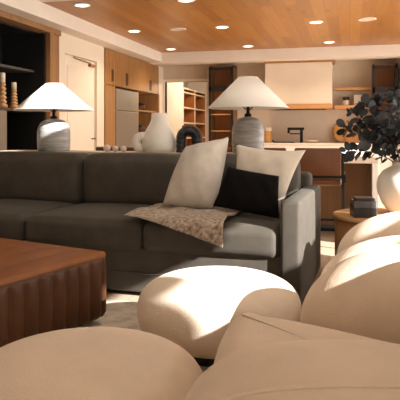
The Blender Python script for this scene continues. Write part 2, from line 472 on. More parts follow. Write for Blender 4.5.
# ================================================================== BOOKCASE IN THE NICHE
bk = root('built_in_bookcase', 'black built-in bookcase with dark shelves inside the wood-framed niche', 'bookcase', (LX-.3, 5.2, 0))
B0, B1, BXB = 3.96, NY-.002, LX-.62
link('back_panel', BX(BXB-.02, BXB, B0, B1, 0, SOF-.08), 'black', bk, world=True)
link('side_panel', BX(BXB, LX-.02, B1-.03, B1, 0, SOF-.08), 'black', bk, world=True)
link('side_panel', BX(BXB, LX-.02, B0, B0+.03, 0, SOF-.08), 'black', bk, world=True)
SH1, SH2 = 1.405, 1.90
link('top_panel', BX(BXB, LX-.125, B0, B1, SOF-.085, SOF-.002), 'black', bk, world=True)
link('shelf', BX(BXB, LX-.16, B0+.03, B1-.03, SH1-.035, SH1, bev=.003), 'darkshelf', bk, world=True)
link('shelf', BX(BXB, LX-.16, B0+.03, B1-.03, SH2-.03, SH2, bev=.003), 'darkgrey', bk, world=True)
yq = YX(7, LX-.16)
link('lower_panel', BX(LX-.2, LX-.16, B0+.03, yq, 0, SH1-.037, bev=.003), 'greypanel', bk, world=True)
def candlestick(px, ytop, label, s, wob):
    X = LX-.22; D = atX(px, X); p = P(px, D, SH1+.002)
    h = EYE+(HOR-ytop)*D/F-SH1
    t = root('candlestick', label, 'candlestick', p, 0, 'ribbed wooden candlesticks')
    bw = .055*s; hs = h*.72; prof = [(0, 0), (bw, 0), (bw, .03), (bw*.75, .04)]
    n = 5
    for i in range(n):
        z0 = .04+(hs-.04)*i/n; dz = (hs-.04)/n; r = bw*(.86-.05*i)
        prof += [(r*.62, z0+dz*.08), (r*.95, z0+dz*.3), (r, z0+dz*.5), (r*.95, z0+dz*.7), (r*.62, z0+dz*.95)]
    prof += [(bw*.5, hs), (0, hs)]
    link('ribbed_stem', lathe(prof, 28, cap=False), 'turned', t, True)
    link('candle', lathe([(0, hs), (bw*.55, hs), (bw*.55, h-.004), (bw*.5, h), (0, h)], 24, cap=False), 'wax', t, True)
candlestick(2.5, 73, 'taller ribbed wooden candlestick on dark shelf at left photo edge', 1.05, 0)
candlestick(14, 82.5, 'shorter ribbed wooden candlestick on dark shelf, nearer the left lamp', 1.0, 0)

# ================================================================== LEFT WALL KITCHEN UNITS
CX = -3.68
y104, y115, y138, y160 = KY+.004, YX(115.5, CX), YX(138, CX), 11.0
SP = 1.865; TOP = SOF-.004
def handle(parent, yc, z0, z1, w=.075):
    link('handle_slot', BX(CX-.003, CX+.006, yc-w/2, yc+w/2, z0, z1, bev=.002), 'darkred', parent, world=True)
t = root('tall_cabinet', 'tall oak cabinet beside the white wall, left of the taupe fridge', 'cabinet', (CX-.3, (y104+y115)/2, 0))
link('body', BX(CX-.6, CX-.022, y104, y115, 0, TOP), 'cab', t, world=True)
a = link('door', BX(CX-.02, CX, y104+.004, y115-.003, SP+.004, TOP-.02, bev=.003), 'cab', t, world=True)
a = link('door', BX(CX-.02, CX, y104+.004, y115-.003, .30, SP-.004, bev=.003), 'cab', t, world=True)
link('drawer', BX(CX-.02, CX, y104+.004, y115-.003, .1, .292, bev=.003), 'cab', t, world=True)
handle(t, y115-.12, 1.93, 2.12)
t = root('refrigerator', 'tall taupe panelled refrigerator between oak cabinet and open niche', 'refrigerator', (CX-.3, (y115+y138)/2, 0))
link('body', BX(CX-.62, CX-.03, y115+.01, y138-.01, .02, SP-.03), 'fridge', t, world=True)
link('door', BX(CX-.028, CX+.01, y115+.012, y138-.012, 1.48, SP-.035, bev=.005), 'fridge', t, world=True)
link('door', BX(CX-.028, CX+.01, y115+.012, y138-.012, .1, 1.47, bev=.005), 'fridge', t, world=True)
t = root('wall_cabinet', 'oak overhead cabinet above the taupe refrigerator', 'cabinet', (CX-.3, (y115+y138)/2, SP))
link('body', BX(CX-.6, CX-.022, y115+.002, y138-.002, SP, TOP), 'cab', t, world=True)
link('door', BX(CX-.02, CX, y115+.004, y138-.004, SP+.004, TOP-.02, bev=.003), 'cab', t, world=True)
handle(t, YX(127, CX), 1.91, 2.12, .10)
t = root('larder_cabinet', 'oak cabinet over an open shadowed niche next to the pantry', 'cabinet', (CX-.3, (y138+y160)/2, 0))
bm = BX(CX-.6, CX, y138+.002, y138+.03, 0, SP); box(bm, CX-.6, CX, y160-.06, y160, 0, SP); box(bm, CX-.6, CX-.022, y138+.002, y160, SP, TOP); box(bm, CX-.62, CX-.6, y138+.002, y160, 0, SP)
link('body', bm, 'cab', t, world=True)
link('niche_back', BX(CX-.6, CX-.585, y138+.03, y160-.06, .9, SP), 'nicheback', t, world=True)
ym = (y138+y160)/2
link('door', BX(CX-.02, CX, y138+.004, y160-.05, SP+.004, TOP-.02, bev=.003), 'cab', t, world=True)
handle(t, YX(150.5, CX), 1.91, 2.10, .11)
link('shelf', BX(CX-.58, CX-.05, y138+.03, y160-.06, 1.50, 1.53), 'cab', t, world=True)
link('shelf', BX(CX-.58, CX-.05, y138+.03, y160-.06, 1.08, 1.11), 'cab', t, world=True)
link('drawer', BX(CX-.02, CX, y138+.004, y160-.004, .1, .9, bev=.003), 'cab', t, world=True)
for zz, lab in ((1.53, 'small dark lidded pot on the upper niche shelf'), (1.11, 'small dark lidded pot on the lower niche shelf')):
    t = root('lidded_pot', lab, 'pot', (CX-.22, YX(141, CX-.2), zz+.002), 0, 'dark pots in the kitchen niche')
    link('pot_body', lathe([(0, 0), (.07, 0), (.09, .03), (.09, .10), (0, .10)], 24, cap=False), 'darkred', t, True)
    link('lid', lathe([(.09, .1), (.07, .125), (.015, .132), (.015, .15), (0, .15)], 24, cap=False), 'blackmetal', t, True)

# ================================================================== PANTRY SHELVING
S0, S1 = SHY, SHY+2.15; SXf = PX0; SXb = PX0-.45
t = root('pantry_shelving', 'oak cubby shelving with pale edges seen through the pantry opening', 'shelving', (SXb, (S0+S1)/2, 0))
link('back_panel', BX(SXb-.02, SXb, S0+.002, S1, 0, 2.14), 'cubby', t, world=True)
ymid = YX(195, PX0)
for y in (S0+.002, ymid-.02, S1-.05):
    bm = BX(SXb, SXf-.012, y, y+.035, 0, 2.14)
    o = link('upright', bm, 'cubby', t, world=True)
    link('pale_edge', BX(SXf-.012, SXf+.004, y-.004, y+.045, 0, 2.14), 'cubbyedge', o)['label'] = 'pale front edge'
    o.children[0].data.transform(t.matrix_basis.inverted())
for z in (.25, .62, .98, 1.33, 1.68, 2.03, 2.12):
    o = link('shelf', BX(SXb, SXf-.012, S0+.037, S1-.05, z-.012, z+.012), 'cubby', t, world=True)
    e = link('pale_edge', BX(SXf-.012, SXf+.003, S0+.037, S1-.05, z-.016, z+.016), 'cubbyedge', o)
    e.data.transform(t.matrix_basis.inverted()); e['label'] = 'pale front edge'

# ================================================================== TALL DISPLAY CABINETS
def display(x0, x1, yf, z0, ztop, label, nsh, oak_top):
    t = root('display_cabinet', label, 'display cabinet', ((x0+x1)/2, (yf+BY)/2, z0))
    bm = BX(x0, x0+.03, yf, BY-.004, z0, ztop); box(bm, x1-.03, x1, yf, BY-.004, z0, ztop)
    box(bm, x0, x1, yf, BY-.004, ztop-.03, ztop); box(bm, x0, x1, yf, BY-.004, z0, z0+.03)
    link('carcass', bm, 'island', t, world=True)
    link('back_panel', BX(x0+.03, x1-.03, BY-.03, BY-.006, z0+.03, ztop-.03), 'cubby', t, world=True)
    bm = bmesh.new(); f = .045
    for q in ((x0, x0+f, z0, ztop-.04), (x1-f, x1, z0, ztop-.04), (x0, x1, ztop-.04-f, ztop-.04), (x0, x1, z0, z0+f)):
        box(bm, q[0], q[1], yf-.03, yf, q[2], q[3])
    if nsh: box(bm, x0, x1, yf-.03, yf, nsh[0]-.05, nsh[0]+.05)
    o = link('door_frame', bm, 'black', t, world=True)
    for z in nsh[1:]:
        link('shelf', BX(x0+.03, x1-.03, yf+.03, BY-.03, z-.012, z+.012), 'shelfw', t, world=True)
    return t
dx0, dx1 = XY(209, 10.9), XY(233.5, 10.9)
display(dx0, dx1, 10.9, 0, 2.40, 'tall black-framed oak display cabinet left of the range hood', (1.95, 1.95, 1.46, 1.14, .8, .45), True)
ex0, ex1 = XY(372.5, 10.85), XY(397.5, 10.85)
display(ex0, ex1, 10.85, .925, 2.34, 'black-framed oak display cabinet at right above the leaves', (1.87, 1.87, 1.45), True)

# ================================================================== HOOD, SHELVES, COUNTER
hx0, hx1 = XY(265, 10.7), XY(332, 10.7)
t = root('range_hood', 'boxy cream plaster range hood with oak bands on back wall', 'range hood', ((hx0+hx1)/2, 11, 1.54))
link('hood_body', BX(hx0, hx1, 10.7, BY-.003, 1.63, 2.385, bev=.004), 'hoodp', t, world=True)
link('top_band', BX(hx0-.03, hx1+.03, 10.67, BY-.003, 2.385, KC-.002, bev=.003), 'cab', t, world=True)
link('bottom_band', BX(hx0-.01, hx1+.01, 10.685, BY-.003, 1.545, 1.63, bev=.003), 'shelfw', t, world=True)
link('filter', BX(hx0+.12, hx1-.12, 10.8, 11.2, 1.535, 1.545), 'blackmetal', t, world=True)
sx0, sx1 = hx1+.04, ex0-.015
s = link('wall_shelf', BX(sx0, sx1, 11.02, BY-.002, 1.895, 1.94, bev=.003), 'shelfw'); tag(s, 'upper empty oak wall shelf right of the range hood', 'shelf')
s = link('wall_shelf', BX(sx0, sx1, 10.98, BY-.002, 1.54, 1.61, bev=.003), 'shelfw'); tag(s, 'lower oak wall shelf holding a canister and a white board', 'shelf')
t = root('canister', 'cream canister with black lid on the lower oak shelf', 'canister', (XY(346, 11.12), 11.12, 1.61))
link('canister_body', lathe([(0, 0), (.058, 0), (.06, .01), (.06, .10), (0, .10)], 28, cap=False), 'cream', t, True)
link('lid', lathe([(.062, .10), (.062, .15), (.05, .165), (0, .168)], 28, cap=False), 'black', t, True)
bm = BX(-.075, .075, -.012, .012, 0, .20, bev=.008); bm.transform(Matrix.Translation((XY(358, 11.16), 11.16, 1.612)) @ Matrix.Rotation(-.08, 4, 'X'))
tag(link('serving_board', bm, 'white'), 'small white rectangular board standing on the lower oak shelf', 'board')
cx0, cx1 = dx1+.01, .855
t = root('base_cabinet', 'run of white lacquer base cabinets under the back counter', 'cabinet', ((cx0+cx1)/2, 11, 0))
link('body', BX(cx0, cx1, 10.72, BY-.003, .1, .88), 'white', t, world=True)
link('plinth', BX(cx0, cx1, 10.78, BY-.003, 0, .1), 'black', t, world=True)
n = 5
for i in range(n):
    a, b = cx0+(cx1-cx0)*i/n, cx0+(cx1-cx0)*(i+1)/n
    d = link('door', BX(a+.004, b-.004, 10.70, 10.72, .11, .87, bev=.003), 'white', t, world=True)
s = link('countertop', BX(cx0, cx1, 10.66, BY-.002, .88, .92, bev=.004), 'stone'); tag(s, 'pale stone back countertop under the range hood', 'countertop')
fx = XY(301.5, 10.95)
t = root('kitchen_faucet', 'square black kitchen faucet on the back counter, spout to left', 'faucet', (fx, 10.95, .92))
link('column', BX(-.028, .028, -.022, .022, 0, .235, bev=.004), 'blackmetal', t)
link('spout', BX(-.26, .05, -.022, .022, .235, .285, bev=.004), 'blackmetal', t)
link('nozzle', BX(-.26, -.215, -.022, .022, .175, .235, bev=.004), 'blackmetal', t)
link('lower_bar', BX(-.215, -.03, -.012, .012, .155, .178, bev=.004), 'blackmetal', t)
t = root('cook_tray', 'thin black handled tray on the back counter left of faucet', 'tray', (XY(284, 10.85), 10.85, .92))
link('tray_base', BX(-.19, .19, -.12, .12, 0, .018, bev=.006), 'blackmetal', t)
link('tray_handle', tube(bmesh.new(), [(-.19, -.05, .012), (-.215, -.05, .045), (-.215, .05, .045), (-.19, .05, .012)], .008), 'blackmetal', t)
tag(link('fruit_bowl', lathe([(0, 0), (.06, 0), (.12, .035), (.13, .05), (.12, .048), (.06, .015), (0, .012)], 36, cap=False, loc=(XY(312, 10.9), 10.9, .92)), 'cream', None, True), 'low cream bowl on back counter right of the black faucet', 'bowl')
t = root('utensil_jar', 'small wooden jar with white top against backsplash beside right lamp', 'jar', (XY(268, 11.15), 11.15, .92))
link('jar_body', lathe([(0, 0), (.07, 0), (.075, .01), (.075, .215), (0, .215)], 28, cap=False), 'board', t, True)
link('lid', lathe([(.078, .215), (.078, .275), (.07, .285), (0, .285)], 28, cap=False), 'cream', t, True)
bm = lathe([(0, -.012), (.19, -.012), (.2, 0), (.19, .012), (0, .012)], 40, cap=False); bm.transform(Matrix.Translation((XY(344, 11.2), 11.2, 1.12)) @ Matrix.Rotation(PI/2-.22, 4, 'X'))
tag(link('round_board', bm, 'board', None, True), 'round honey wood cutting board leaning behind the eucalyptus leaves', 'cutting board')
bm = BX(-.2, .2, -.012, .012, 0, .27, bev=.01); bm.transform(Matrix.Translation((XY(357, 11.08), 11.08, .924)) @ Matrix.Rotation(-.18, 4, 'X'))
tag(link('cutting_board', bm, 'shelfw'), 'rectangular wood cutting board in front of the round one', 'cutting board')

# ================================================================== ISLAND + STOOLS
IY0, IY1 = 6.32, 7.3; IX0 = -2.7; IX1 = .29
t = root('kitchen_island', 'walnut kitchen island with thick pale stone top and waterfall end', 'kitchen island', ((IX0+IX1)/2, (IY0+IY1)/2, 0))
link('cabinet_body', BX(IX0+.06, IX1-.07, IY0+.33, IY1-.03, .08, .79), 'island', t, world=True)
link('plinth', BX(IX0+.1, IX1-.1, IY0+.4, IY1-.08, 0, .08), 'black', t, world=True)
link('stone_top', BX(IX0, IX1, IY0, IY1, .79, .85, bev=.004), 'stone', t, world=True)
for x in (IX0, IX1-.065):
    link('end_panel', BX(x, x+.065, IY0, IY1, 0, .79, bev=.004), 'white', t, world=True)
def stool():
    t = root('bar_stool', 'saddle leather bar stool with black frame right behind the sofa arm', 'bar stool', (0, 0, 0), 0, 'bar stools along the island')
    link('seat', rbox(-.22, .22, -.20, .22, .60, .67, .025, (0, 0, .012), 11), 'stoolleather', t, True)
    link('backrest', rbox(-.225, .225, -.235, -.195, .70, .965, .018, (0, .008, 0), 11), 'stoolleather', t, True)
    bm = bmesh.new()
    link('back_rail', BX(-.225, .225, -.225, -.205, .675, .70), 'blackmetal', t)
    for sx in (-1, 1):
        link('leg', BX(sx*.232-.011, sx*.232+.011, -.235, -.213, 0, .92), 'blackmetal', t)
        link('leg', BX(sx*.232-.011, sx*.232+.011, .213, .235, 0, .60), 'blackmetal', t)
        bm = BX(sx*.245-.012, sx*.245+.012, -.213, .235, .685, .715); box(bm, sx*.245-.012, sx*.245+.012, .213, .235, .60, .70)
        link('armrest', bm, 'blackmetal', t)
    bm = BX(-.232, .232, -.232, -.216, .20, .225); box(bm, -.232, .232, .216, .232, .20, .225)
    box(bm, -.24, -.224, -.22, .22, .20, .225); box(bm, .224, .24, -.22, .22, .20, .225)
    link('footrest', bm, 'blackmetal', t)
    return t
s0 = stool(); s0.location = (XY(318, 5.70), 5.92, 0)
s1 = copy_tree(s0); s1.location = (XY(267, 5.70)-.035, 5.92, 0); s1['label'] = 'saddle leather bar stool mostly hidden behind the beige pillow and right lamp'
s2 = copy_tree(s0); s2.location = (XY(115.5, 5.70), 5.92, 0); s2['label'] = 'saddle leather bar stool behind the three white balls, below the fridge'

# ================================================================== RUG
bm = BX(-3.0, -.42, .9, 3.56, 0, .014, bev=.005)
tag(link('area_rug', bm, 'rug'), 'mottled beige wool rug under the rust ottoman and pouf', 'rug')
RUG = .014
# ================================================================== SOFA
SO = W(.615, 3.56); SR = math.radians(-3.2)
sofa = root('sofa', 'long dark taupe velvet sofa with loose cushions facing the rust ottoman', 'sofa', SO, SR)
SM = sofa.matrix_basis
def S(lx, ly, lz=0): return SM @ Vector((lx, ly, lz))
AW = .125; LEN = 3.2; DEP = 1.2
link('base', rbox(-LEN+AW-.01, -AW+.01, .04, DEP-.06, .03, .335, .02, (0, .0, 0), 9), 'velvet', sofa, True)
link('base_seam', tube(bmesh.new(), [(-LEN+AW, .037, .165), (-AW, .037, .165)], .005, 6), 'velvet', sofa, True)
for x in (-AW, -LEN):
    a = link('arm', rbox(x, x+AW, 0, DEP, .02, .69, .022, (.004, .004, .004), 13), 'velvet', sofa, True)
link('back_frame', rbox(-LEN+AW*.5, -AW*.5, DEP-.18, DEP, .06, .80, .04, (0, 0, 0), 11), 'velvet', sofa, True)
ed = [-AW-.004, -1.067, -1.99, -LEN+AW+.004]
bd = [-AW-.004, -1.04, -1.94, -LEN+AW+.004]
for i in range(3):
    link('seat_cushion', rbox(ed[i+1]+.004, ed[i]-.004, .005, DEP-.22, .315, .515, .055, (.006, .012, .028), 17), 'velvet', sofa, True)
    link('back_cushion', rbox(bd[i+1]+.006, bd[i]-.006, DEP-.45, DEP-.16, .50, .93, .075, (.008, .04, .018), 17), 'velvet', sofa, True)
for x in (-.16, -LEN+.10, -LEN/2):
    for y in (.08, DEP-.12):
        link('leg', BX(x-.03, x+.03, y-.03, y+.03, 0, .08), 'sofaleg', sofa)

# ================================================================== CONSOLE AND WHAT STANDS ON IT
CZ = .935; CY0 = DEP+.015; CY1 = DEP+.40
con = root('console_table', 'long pale oak console table right behind the taupe sofa', 'console table', SO, SR)
link('tabletop', BX(-3.15, -.36, CY0, CY1, CZ-.04, CZ, bev=.004), 'console', con)
for x in (-3.1, -.46):
    for y in (CY0+.02, CY1-.07):
        link('leg', BX(x, x+.05, y, y+.05, 0, CZ-.04), 'console', con)
def onconsole(px, ly):
    # local x on the console line seen in image column px
    best = None
    for k in range(3300):
        lx = -k*.001
        w = S(lx, ly)
        D = -w.x*ST+w.y*CT; xc = w.x*CT+w.y*ST
        e = abs(200+F*xc/D-px)
        if best is None or e < best[0]: best = (e, lx, D)
    return S(best[1], ly, CZ), best[2]
def lamp(px, ly, label, shade_top, rim, rbp, rtp, dome):
    p, D = onconsole(px, ly)
    k = D/F
    t = root('table_lamp', label, 'table lamp', p, 0)
    r = 16.3*k; H = (HOR-dome)*k+EYE-CZ
    prof = [(0, 0), (r*.93, 0), (r*.98, .02), (r, H*.35), (r*.99, H*.60), (r*.93, H*.74), (r*.80, H*.86), (r*.58, H*.945), (r*.28, H*.985), (r*.16, H)]
    link('ceramic_base', lathe(prof, 56, cap=False), 'glaze', t, True)
    zb = (HOR-rim)*k+EYE-CZ; zt = (HOR-shade_top)*k+EYE-CZ
    bm = lathe([(r*.22, H-.004), (r*.22, H+.02), (.016, H+.03), (.016, zb+.02), (.028, zb+.02), (.028, zb+.07), (0, zb+.07)], 20, cap=False)
    link('socket', bm, 'blackmetal', t, True)
    bm = bmesh.new()
    rb, rt = rbp*k, rtp*k
    for s in (-1, 1):
        tube(bm, [(s*.02, 0, zb-.015), (s*.05, 0, zb+.02), (s*.055, 0, zb+.10), (s*.02, 0, zt-.02), (0, 0, zt-.015)], .005, 8)
    link('harp', bm, 'blackmetal', t, True)
    bulb = lathe([(0, zb+.07), (.015, zb+.07), (.03, zb+.11), (.022, zb+.14), (0, zb+.15)], 20, cap=False)
    link('bulb', bulb, 'white', t, True)
    sh = link('lamp_shade', lathe([(rb, zb), (rt, zt)], 72, cap=False), 'shade', t, True)
    md = sh.modifiers.new('thickness', 'SOLIDIFY'); md.thickness = .006
    bm = bmesh.new(); tube(bm, [(rb*math.cos(a*PI/36), rb*math.sin(a*PI/36), zb) for a in range(72)], .004, 6, True)
    tube(bm, [(rt*math.cos(a*PI/36), rt*math.sin(a*PI/36), zt) for a in range(72)], .004, 6, True)
    for a in range(3): tube(bm, [(0, 0, zt-.012), (rt*math.cos(a*PI*2/3), rt*math.sin(a*PI*2/3), zt)], .003, 6)
    link('shade_rim', bm, 'shade', sh, True)
    return t, p, D
lampL = lamp(53.8, 1.40, 'grey glazed table lamp with white cone shade beside the bookcase', 84, 110, 38.5, 8.5, 118.5)
lampR = lamp(248, 1.40, 'grey glazed table lamp with white cone shade behind the pillows', 77.5, 108, 40.5, 10, 116.5)
# white jug
p, D = onconsole(159.5, 1.40); k = D/F
t = root('ceramic_vase', 'white matte ceramic vase with ring handle on the console', 'vase', p, math.radians(14.5))
hz = lambda y: EYE+(HOR-y)*k-CZ
prof = [(0, 0), (15.5*k, 0), (17.3*k, hz(148)), (17.6*k, hz(144)), (16.6*k, hz(138)), (14.9*k, hz(132.5)), (12.0*k, hz(127.5)), (9.7*k, hz(123.5)), (8.3*k, hz(119)), (7.7*k, hz(113.6)), (7.2*k, hz(113)), (6.6*k, hz(113.6)), (7*k, hz(120)), (0, hz(122))]
link('vase_body', lathe(prof, 48, cap=False), 'ceramic', t, True)
pts = [(-17.4*k+5.6*k*math.cos(a*PI/16), 0, hz(142.5)+6.0*k*math.sin(a*PI/16)) for a in range(32)]
bm = tube(bmesh.new(), pts, 4.7*k, 14, True)
link('ring_handle', bm, 'ceramic', t, True)
# arch sculpture
p, D = onconsole(189, 1.38); k = D/F
t = root('arch_sculpture', 'black ribbed arch sculpture between white vase and oatmeal pillow', 'sculpture', p, math.radians(14.5-8))
H = (HOR-125.5)*k+EYE-CZ; Ro = 13*k; rt = 5.2*k; Rm = Ro-rt
path = [(-Rm, 0, rt*.0), (-Rm, 0, (H-Ro)*.33), (-Rm, 0, (H-Ro)*.66)]+[(-Rm*math.cos(a*PI/20), 0, H-Ro+Rm*math.sin(a*PI/20)) for a in range(21)]+[(Rm, 0, (H-Ro)*.66), (Rm, 0, (H-Ro)*.33), (Rm, 0, 0)]
fine = []
for i in range(len(path)-1):
    for j in range(3):
        a, b = Vector(path[i]), Vector(path[i+1]); fine.append(a.lerp(b, j/3))
fine.append(Vector(path[-1]))
bm = tube(bmesh.new(), fine, [rt*(1+.07*math.sin(i*1.9)) for i in range(len(fine))], 16)
for v in bm.verts: v.co.y *= 1.3
link('arch_body', bm, 'blackcer', t, True)
pts = [(Ro*.98*math.cos(a*PI/24), -.02, H-Ro+Ro*.98*math.sin(a*PI/24)) for a in range(0, 17)]
bm = tube(bmesh.new(), [(Ro*.98, -.02, 0), (Ro*.98, -.02, (H-Ro)*.5)]+pts, .014, 10)
link('bronze_edge', bm, 'bronze', t, True)['label'] = 'bronze outer edge'
for px, lab in ((107, 'left, largest'), (115.5, 'middle'), (123.5, 'right, next to the vase handle')):
    p, D = onconsole(px, 1.33); r = .034 if px < 110 else .029
    tag(link('decor_ball', lathe([(r*math.sin(i*PI/16), r-r*math.cos(i*PI/16)) for i in range(17)], 24, cap=False, loc=p), 'smallball', None, True),
        'small chalk white ball on the console, '+lab+' of three', 'ornament', 'white balls on the console')

# ================================================================== PILLOWS, THROW
tag(link('throw_pillow', pillow(PY(163, 204, 4.16), PY(214, 209, 4.08), PY(229, 136, 4.36), PY(186, 146, 4.40), .31, sides=(-.08, -.07, -.03, .13)), 'linen', None, True),
    'oatmeal linen pillow leaning on the sofa back, left of the pair', 'pillow')
tag(link('throw_pillow', pillow(PY(229, 209, 4.20), PY(281, 214, 4.06), PY(306, 150, 4.18), PY(236, 144, 4.34), .19), 'linen2', None, True),
    'cream pillow with raised corners behind the black cushion', 'pillow')
tag(link('lumbar_pillow', pillow(PY(213, 206, 4.04), PY(279, 219, 3.90), PY(279, 176, 3.95), PY(228, 167, 4.08), .11, pinch=.02), 'blackfab', None, True),
    'black cushion in front of the cream pillow at sofa arm', 'pillow')
# knitted throw: over the seat and down its front edge
def throw():
    bm = bmesh.new(); n, m = 36, 40; g = {}; th = .018
    def pos(s, u):
        # u: distance from the rear of the seat towards the front edge and then down; seat front at y = .0
        ya = .50; r = .055; zt = .562
        flat = ya-r+.012
        if u < flat: y = ya-u; z = zt
        else:
            a = min((u-flat)/r, PI/2); y = ya-flat-r*math.sin(a); z = zt-r*(1-math.cos(a))
            ex = u-flat-r*PI/2
            if ex > 0: z -= ex; y -= .0
        z -= .02*max(0, .1-abs(s+1.115))/.1*0
        return y, z
    for k in (0, 1):
        for i in range(n+1):
            for j in range(m+1):
                a, b = i/n, j/m
                s = (-1.10+.63*a)*(1-b)+(-1.18+.70*a)*b
                u0 = 0; u1 = .47+.19*a**1.2
                u = u0+(u1-u0)*b
                y, z = pos(s, u)
                wv = .007*math.sin(17*a+4*b)+.006*math.sin(11*b-6*a)
                nz = 1 if u < .45 else 0
                g[k, i, j] = bm.verts.new(Vector((s, y-(1-nz)*(.022+abs(wv))-(th*(1-nz)*(1-k)), z+nz*(wv+th*(1-k)))))
    for k in (0, 1):
        for i in range(n):
            for j in range(m):
                bm.faces.new((g[k, i, j], g[k, i+1, j], g[k, i+1, j+1], g[k, i, j+1]))
    ring = [(i, 0) for i in range(n)]+[(n, j) for j in range(m)]+[(i, m) for i in range(n, 0, -1)]+[(0, j) for j in range(m, 0, -1)]
    for q, w in zip(ring, ring[1:]+ring[:1]):
        bm.faces.new((g[0, q[0], q[1]], g[0, w[0], w[1]], g[1, w[0], w[1]], g[1, q[0], q[1]]))
    bm.transform(SM)
    return bm
tag(link('throw_blanket', throw(), 'knit', None, True), 'nubby beige knitted throw draped over the sofa seat edge', 'throw')

# ================================================================== RUST OTTOMAN
# right corner of the block stands at column 106
OR = math.radians(30.0); OS = 1.2; OH = .415
cor = P(110, 3.37)
ux = Vector((math.cos(TH)*-math.sin(OR)+math.sin(TH)*-math.cos(OR), 0, 0))
dA = W(-math.sin(OR), -math.cos(OR)); dB = W(-math.cos(OR), math.sin(OR))   # along the near face, along the far face
cen = cor+(dA+dB)*OS/2
ang = math.atan2(-dA.y, -dA.x)        # local +x runs along the near face towards the right corner
ot = root('ottoman', 'large square rust leather ottoman with channelled sides', 'ottoman', (cen.x, cen.y, RUG), ang)
def outline(hw, r, step=.008):
    pts = []
    segs = [((hw, -hw+r), (hw, hw-r), (hw-r, hw-r), 0), ((hw-r, hw), (-hw+r, hw), (-hw+r, hw-r), PI/2), ((-hw, hw-r), (-hw, -hw+r), (-hw+r, -hw+r), PI), ((-hw+r, -hw), (hw-r, -hw), (hw-r, -hw+r), 3*PI/2)]
    for a, b, c, st in segs:
        a, b = Vector(a), Vector(b); n = int((b-a).length/step)
        nr = Vector((math.cos(st), math.sin(st)))
        for i in range(n): pts.append((a.lerp(b, i/n), nr))
        m = int(r*PI/2/step)
        for i in range(m):
            t_ = st+PI/2*i/m; d = Vector((math.cos(t_), math.sin(t_))); pts.append((Vector(c)+d*r, d))
    return pts
pts = outline(OS/2-.0, .07); N = len(pts)
nch = round(4*OS/.10)
bm = bmesh.new(); rows = []
for z, off, amp in ((.035, -.045, .2), (.045, -.015, .8), (.07, 0, 1), (.15, .0, 1), (.25, 0, 1), (.33, 0, 1), (.365, -.002, .8), (OH-.028, -.008, .2)):
    row = []
    for i, (p2, nr) in enumerate(pts):
        c = abs(math.sin(PI*nch*i/N))
        q = p2+nr*(off+amp*.026*(c**.5-.7))
        row.append(bm.verts.new((q.x, q.y, z)))
    rows.append(row)
for a, b in zip(rows, rows[1:]):
    for i in range(N): bm.faces.new((a[i], a[(i+1) % N], b[(i+1) % N], b[i]))
bm.faces.new(rows[0]); bm.faces.new(rows[-1])
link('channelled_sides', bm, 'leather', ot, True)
bm = rbox(-OS/2+.010, OS/2-.010, -OS/2+.010, OS/2-.010, OH-.045, OH, .022, (0, 0, .004), 21)
# soft straight channels over the top
for v in bm.verts:
    pass
link('top_pad', bm, 'leather_lit', ot, True)
pp = outline(OS/2-.012, .03, .02)
link('piping', tube(bmesh.new(), [(q.x, q.y, OH-.044) for q, _ in pp], .006, 6, True), 'leather', ot, True)
link('plinth', BX(-OS/2+.12, OS/2-.12, -OS/2+.12, OS/2-.12, 0, .04), 'black', ot)

# ================================================================== POUFS
def pouf(c, R, H, label, m, z0):
    t = root('pouf', label, 'pouf', (c.x, c.y, z0), .4, 'round boucle poufs')
    prof = [(0, .035)]
    for i in range(1, 33):
        a = -PI/2+PI*i/32
        e = .5
        cr = math.copysign(abs(math.cos(a))**e, 1); sr = math.copysign(abs(math.sin(a))**.85, math.sin(a))
        prof.append((R*cr if i < 32 else 0, .035+(H-.035)*(.5+.5*sr)))
    link('cushion', lathe(prof, 72, cap=False), m, t, True)
    link('base', lathe([(0, 0), (R*.62, 0), (R*.62, .05), (0, .05)], 48, cap=False), 'black', t)
    return t
pouf(W(.098, 2.985), .42, .368, 'round pale boucle pouf half in sunlight before the sofa', 'boucle2', RUG)
pouf(W(-.405, 2.0), .43, .350, 'round tan boucle pouf at the bottom left, in shade', 'boucle', RUG)

# ================================================================== BOUCLE CHAIRS
ch = root('lounge_chair', 'rounded tan boucle lounge chair nearest the camera, seat towards the poufs', 'lounge chair', W(.6, 1.75), TH, 'rounded boucle lounge chairs')
def cbl(xc, D, zc, rx, ry, rz, e=2.5, yaw=0): return blob(W(xc, D, zc), rx, ry, rz, e, TH+yaw)
SEAT = [(-.02, 1.40), (.02, 1.72), (.068, 2.06), (.13, 2.23), (.28, 2.19), (.47, 2.07), (.68, 1.90), (.9, 1.72), (1.05, 1.45), (1.0, 1.2), (.6, 1.12), (.15, 1.15)]
link('seat', pad(SEAT, .03, .45, .11, .012), 'boucle', ch, True, True)
AC = (.36, 1.46, .32, .42, .25, .25, 2.6)
arm_ = link('near_arm', cbl(*AC, .0), 'boucle', ch, True, True)
bm = bmesh.new(); pts = []
for i in range(41):
    x = -.86+1.72*i/40; y = -.58*(1-.5*abs(x)**3)
    z = max(0, 1-abs(x)**2.6-abs(y)**2.6)**(1/2.6)
    pts.append(W(AC[0]+x*AC[3], AC[1]+y*AC[4], AC[2]+z*AC[5]+.001))
link('seam', tube(bm, pts, .006, 8), 'boucle', arm_, True, False)
arm_.children[0].data.transform(ch.matrix_basis.inverted())
link('backrest', cbl(.97, 2.36, .33, .56, .25, .335, 2.2, .0), 'boucle', ch, True, True)
link('back_cushion', cbl(1.153, 1.747, .40, .24, .42, .455, 2.8, -.1), 'boucle', ch, True, True)  # added out of view to keep sun off the front of the backrest
ch2 = root('lounge_chair', 'rounded tan boucle lounge chair farther away, sunlit, beside the side table', 'lounge chair', W(1.2, 3.2), TH, 'rounded boucle lounge chairs')
